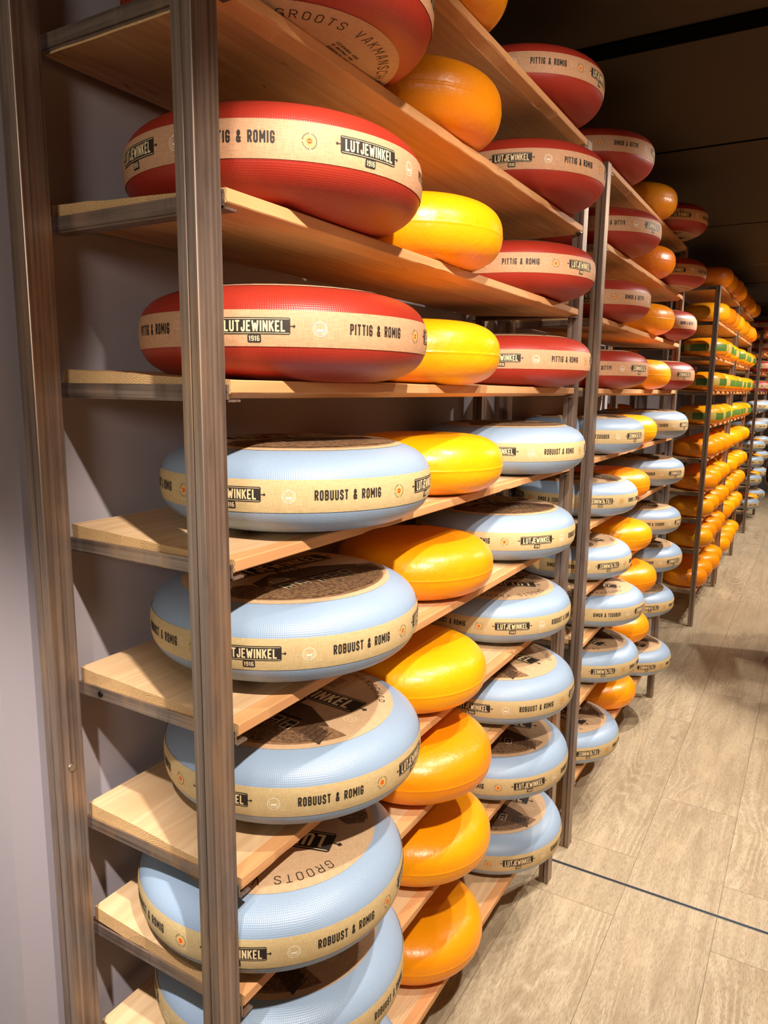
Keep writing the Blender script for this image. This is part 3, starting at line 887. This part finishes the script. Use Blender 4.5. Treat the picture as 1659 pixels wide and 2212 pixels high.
# ---- yellow racks: four small wheels to a shelf, three shelves with green banded wheels
def green_band():
    n = 72; K = 4; vs = []; fs = []; mi = []
    z0, z1 = HY * .30, HY * .66
    for i in range(K + 1):
        z = z0 + (z1 - z0) * i / K; r = prof_r(z, RY, HY, RFY, NY) + .0010
        vs += [(r * math.cos(2 * PI * j / n), r * math.sin(2 * PI * j / n), z) for j in range(n)]
    for i in range(K):
        for j in range(n):
            k = (j + 1) % n
            fs.append((i * n + j, i * n + k, (i + 1) * n + k, (i + 1) * n + j)); mi.append(1 if (j // 4) % 3 == 2 else 0)
    me = bpy.data.meshes.new('green_band'); me.from_pydata(vs, [], fs)
    me.materials.append(GREEN); me.materials.append(GREENTXT)
    for p, q in zip(me.polygons, mi): p.material_index = q; p.use_smooth = True
    return me
def small(o):
    o.scale = (.86, .86, 1.04); return o
GB = green_band()
def green_disc():
    n = 48; r = .085; P = MB()
    P.prism([(r * math.cos(2 * PI * j / n), r * math.sin(2 * PI * j / n)) for j in range(n)], HY - .0005, HY + .0012)
    return P.mesh('green_disc', [GREEN])
GD = green_disc()
WHERE = ['at the near end', 'second from the near end', 'third from the near end', 'at the far end']
for rk, ((a, b), nm) in enumerate(zip(RACKS, ('first', 'second'))):
    for i in range(10):
        for c in range(4):
            sc = 1.0
            pitch = (b - a - 2 * WY - .01) / 4
            y = a + WY + .005 + pitch * (c + .5) + random.uniform(-.003, .003)
            x = -.095 + random.uniform(-.01, .01)
            gr = i in (2, 3, 4)
            o = plain((x, y, Z[i]), random.uniform(0, 6),
                      '%s wheel%s %s, %s shelf, %s all-yellow rack' % ('amber' if i < 2 else 'yellow', ' with green band' if gr else '', WHERE[c], ORD[i], nm),
                      'wheels of the %s all-yellow rack' % nm, i < 2, sc)
            small(o)
            if gr:
                link('green_band', GB, o); link('green_disc', GD, o)
# ---- farthest rack: the red, yellow and blue scheme again
for i in range(10):
    k = kind(i)
    for c, yy in enumerate((.30, .79, 1.28)):
        y = RD[0] + yy; col = ('near', 'middle', 'far')[c]
        if c == 1:
            plain((-.115, y, Z[i]), random.uniform(0, 6), '%s plain yellow wheel down the middle column of the farthest rack' % RANKY[i], 'yellow wheels of the farthest rack', i < 2)
        else:
            branded(k, (-.112, y, Z[i]), random.uniform(-45, 45), random.uniform(0, 360), '%s %s wheel in the %s column of the farthest rack' % (rank(i), k, col), 'branded wheels of the farthest rack', True)

# ---- rear rack seen through the gaps past the end of the left wall
rear = make_rack('steel_rack', 'rear steel rack glimpsed through the gaps of the mirrored rack, amber wheels on it', 4.15, 5.5, False, 2.45, -.66)
for i in (2, 4):
    me, me2 = board_mesh(1.35, False, False, False, 90 + i)
    o = link('shelf_board', me); o.location = (-.66, 4.15, Z[i])
    tag(o, 'pine shelf board of the rear rack, %s' % ('upper one' if i == 2 else 'lower one'), 'shelf', 'boards of the rear rack')
    link('front_strip', me2, o)
    for c in range(3):
        plain((-.66 - .13, 4.15 + .28 + .40 * c, Z[i]), c * 1.3, 'amber wheel on the rear rack, %s board, %s' % ('upper' if i == 2 else 'lower', ('near end', 'middle', 'far end')[c]), 'amber wheels of the rear rack', True)

# ---- reflected photographer in a black jacket, built as a solid figure, right edge
SKIN = mat('skin', lin(214, 168, 140), .5)[0]
JACKET = mat('black_shiny_jacket', lin(16, 17, 18), .28, spec=.6)[0]
TROUSER = mat('dark_trousers', lin(34, 36, 44), .8)[0]
HAIR = mat('brown_hair', lin(60, 42, 28), .6)[0]
SHOE = mat('black_shoe', lin(20, 20, 20), .4)[0]
PHONE = mat('dark_phone', lin(14, 14, 16), .2)[0]
EYEW = mat('eye_white', lin(236, 232, 224), .3)[0]; EYED = mat('eye_dark', lin(40, 28, 20), .2)[0]; LIP = mat('lips', lin(172, 100, 88), .5)[0]
def skin_mesh(name, verts, edges, radii, material, parent, root=0, sub=2):
    me = bpy.data.meshes.new(name); me.from_pydata(verts, edges, [])
    o = bpy.data.objects.new(name, me); COL.objects.link(o); o.parent = parent
    md = o.modifiers.new('skin', 'SKIN'); md.use_smooth_shade = True
    sv = me.skin_vertices[0].data
    for k, r in enumerate(radii):
        sv[k].radius = (r, r) if isinstance(r, (int, float)) else r
        sv[k].use_root = (k == root)
    sb = o.modifiers.new('sub', 'SUBSURF'); sb.levels = sub; sb.render_levels = sub
    me.materials.append(material)
    return o
def ellipsoid(name, c, r, material, parent, seg=20, ring=12):
    bm = bmesh.new(); bmesh.ops.create_uvsphere(bm, u_segments=seg, v_segments=ring, radius=1)
    for v in bm.verts: v.co = Vector((c[0] + v.co.x * r[0], c[1] + v.co.y * r[1], c[2] + v.co.z * r[2]))
    for f in bm.faces: f.smooth = True
    me = bpy.data.meshes.new(name); bm.to_mesh(me); bm.free(); me.materials.append(material)
    return link(name, me, parent)
PX, PY = .675, 4.36
per = empty('person', (PX, PY, 0))
tag(per, 'person in a shiny black jacket, arms raised to take a picture, at the right edge', 'person')
V = []; E = []; Rr = []
def nv(p, r, frm=None):
    V.append(p); Rr.append(r)
    if frm is not None: E.append((frm, len(V) - 1))
    return len(V) - 1
pel = nv((0, 0, .98), (.15, .11)); bel = nv((0, .005, 1.14), (.145, .10), pel); che = nv((0, .0, 1.34), (.165, .115), bel)
nck0 = nv((0, .0, 1.50), .07, che); nck = nv((0, -.01, 1.57), .055, nck0); hd0 = nv((0, -.02, 1.64), (.068, .080), nck); hd1 = nv((0, -.018, 1.72), (.076, .092), hd0); hd2 = nv((0, -.005, 1.80), (.066, .080), hd1)
for sg in (-1, 1):
    sh = nv((sg * .185, 0, 1.46), .068, che); el = nv((sg * .235, -.10, 1.10), .046, sh); wr = nv((sg * .085, -.30, 1.52), .029, el)
    pm = nv((sg * .062, -.325, 1.575), (.036, .020), wr); 
    tips = []
    for f, (dx, dz, ln) in enumerate(((.030, .018, .052), (.018, .034, .058), (.004, .044, .056), (-.008, .048, .046))):
        a = nv((sg * (.062 - .004 + dx * .55), -.345, 1.575 + dz), .0092, pm)
        b_ = nv((sg * (.050 + dx * .25), -.366, 1.580 + dz + .006), .0085, a); nv((sg * (.050 + dx * .25 - ln * .62), -.370, 1.582 + dz + .008), .0072, b_)
    t0 = nv((sg * .050, -.318, 1.555), .011, pm); nv((sg * .030, -.325, 1.578), .0092, t0)
    hp = nv((sg * .095, .0, .90), .098, pel); kn = nv((sg * .11, -.015, .50), .062, hp); an = nv((sg * .115, .02, .09), .042, kn)
    nv((sg * .125, -.13, .045), (.040, .030), an)
body = skin_mesh('body', V, E, Rr, SKIN, per)
V = []; E = []; Rr = []
a = nv((0, 0, .84), (.19, .15)); a2 = nv((0, 0, .95), (.19, .15), a); b_ = nv((0, .005, 1.12), (.18, .14), a2); c_ = nv((0, 0, 1.34), (.195, .145), b_); d_ = nv((0, 0, 1.49), (.10, .085), c_); nv((0, -.005, 1.545), .068, d_)
for sg in (-1, 1):
    e_ = nv((sg * .19, 0, 1.455), .082, c_); f_ = nv((sg * .222, -.04, 1.27), .068, e_); g_ = nv((sg * .238, -.09, 1.09), .062, f_); h_ = nv((sg * .17, -.19, 1.30), .052, g_); nv((sg * .10, -.29, 1.50), .041, h_)
skin_mesh('jacket', V, E, Rr, JACKET, per)
V = []; E = []; Rr = []
a = nv((0, 0, 1.04), (.165, .125)); b_ = nv((0, 0, .95), (.165, .125), a)
for sg in (-1, 1):
    c_ = nv((sg * .098, 0, .84), .105, b_); d_ = nv((sg * .11, -.012, .50), .078, c_); e2 = nv((sg * .115, .015, .16), .068, d_); nv((sg * .116, .02, .045), .066, e2)
skin_mesh('trousers', V, E, Rr, TROUSER, per)
for sg in (-1, 1):
    V = []; E = []; Rr = []
    a = nv((sg * .115, .050, .045), (.044, .042)); b_ = nv((sg * .118, -.05, .05), (.046, .045), a); nv((sg * .125, -.17, .036), (.043, .033), b_)
    skin_mesh('shoe', V, E, Rr, SHOE, per)
V = []; E = []; Rr = []
a = nv((0, .045, 1.70), (.072, .06)); b_ = nv((0, .035, 1.78), (.078, .075), a); nv((0, -.02, 1.835), (.070, .066), b_)
skin_mesh('hair', V, E, Rr, HAIR, per)
for sg in (-1, 1):
    ellipsoid('ear', (sg * .080, .0, 1.705), (.012, .022, .034), SKIN, body)
    ev = ellipsoid('eye', (sg * .031, -.100, 1.722), (.014, .010, .009), EYEW, body)
    ellipsoid('pupil', (sg * .031, -.1085, 1.722), (.006, .004, .006), EYED, body)
ellipsoid('nose', (0, -.116, 1.694), (.013, .018, .026), SKIN, body)
ellipsoid('mouth', (0, -.105, 1.652), (.024, .009, .008), LIP, body)
q = MB(); q.box(-.037, .037, -.362, -.354, 1.545, 1.695)
ph = link('phone', q.mesh('phone', [PHONE], .003)); ph.location = (PX, PY, 0)
tag(ph, 'dark phone held upright by the person in the black jacket', 'phone')
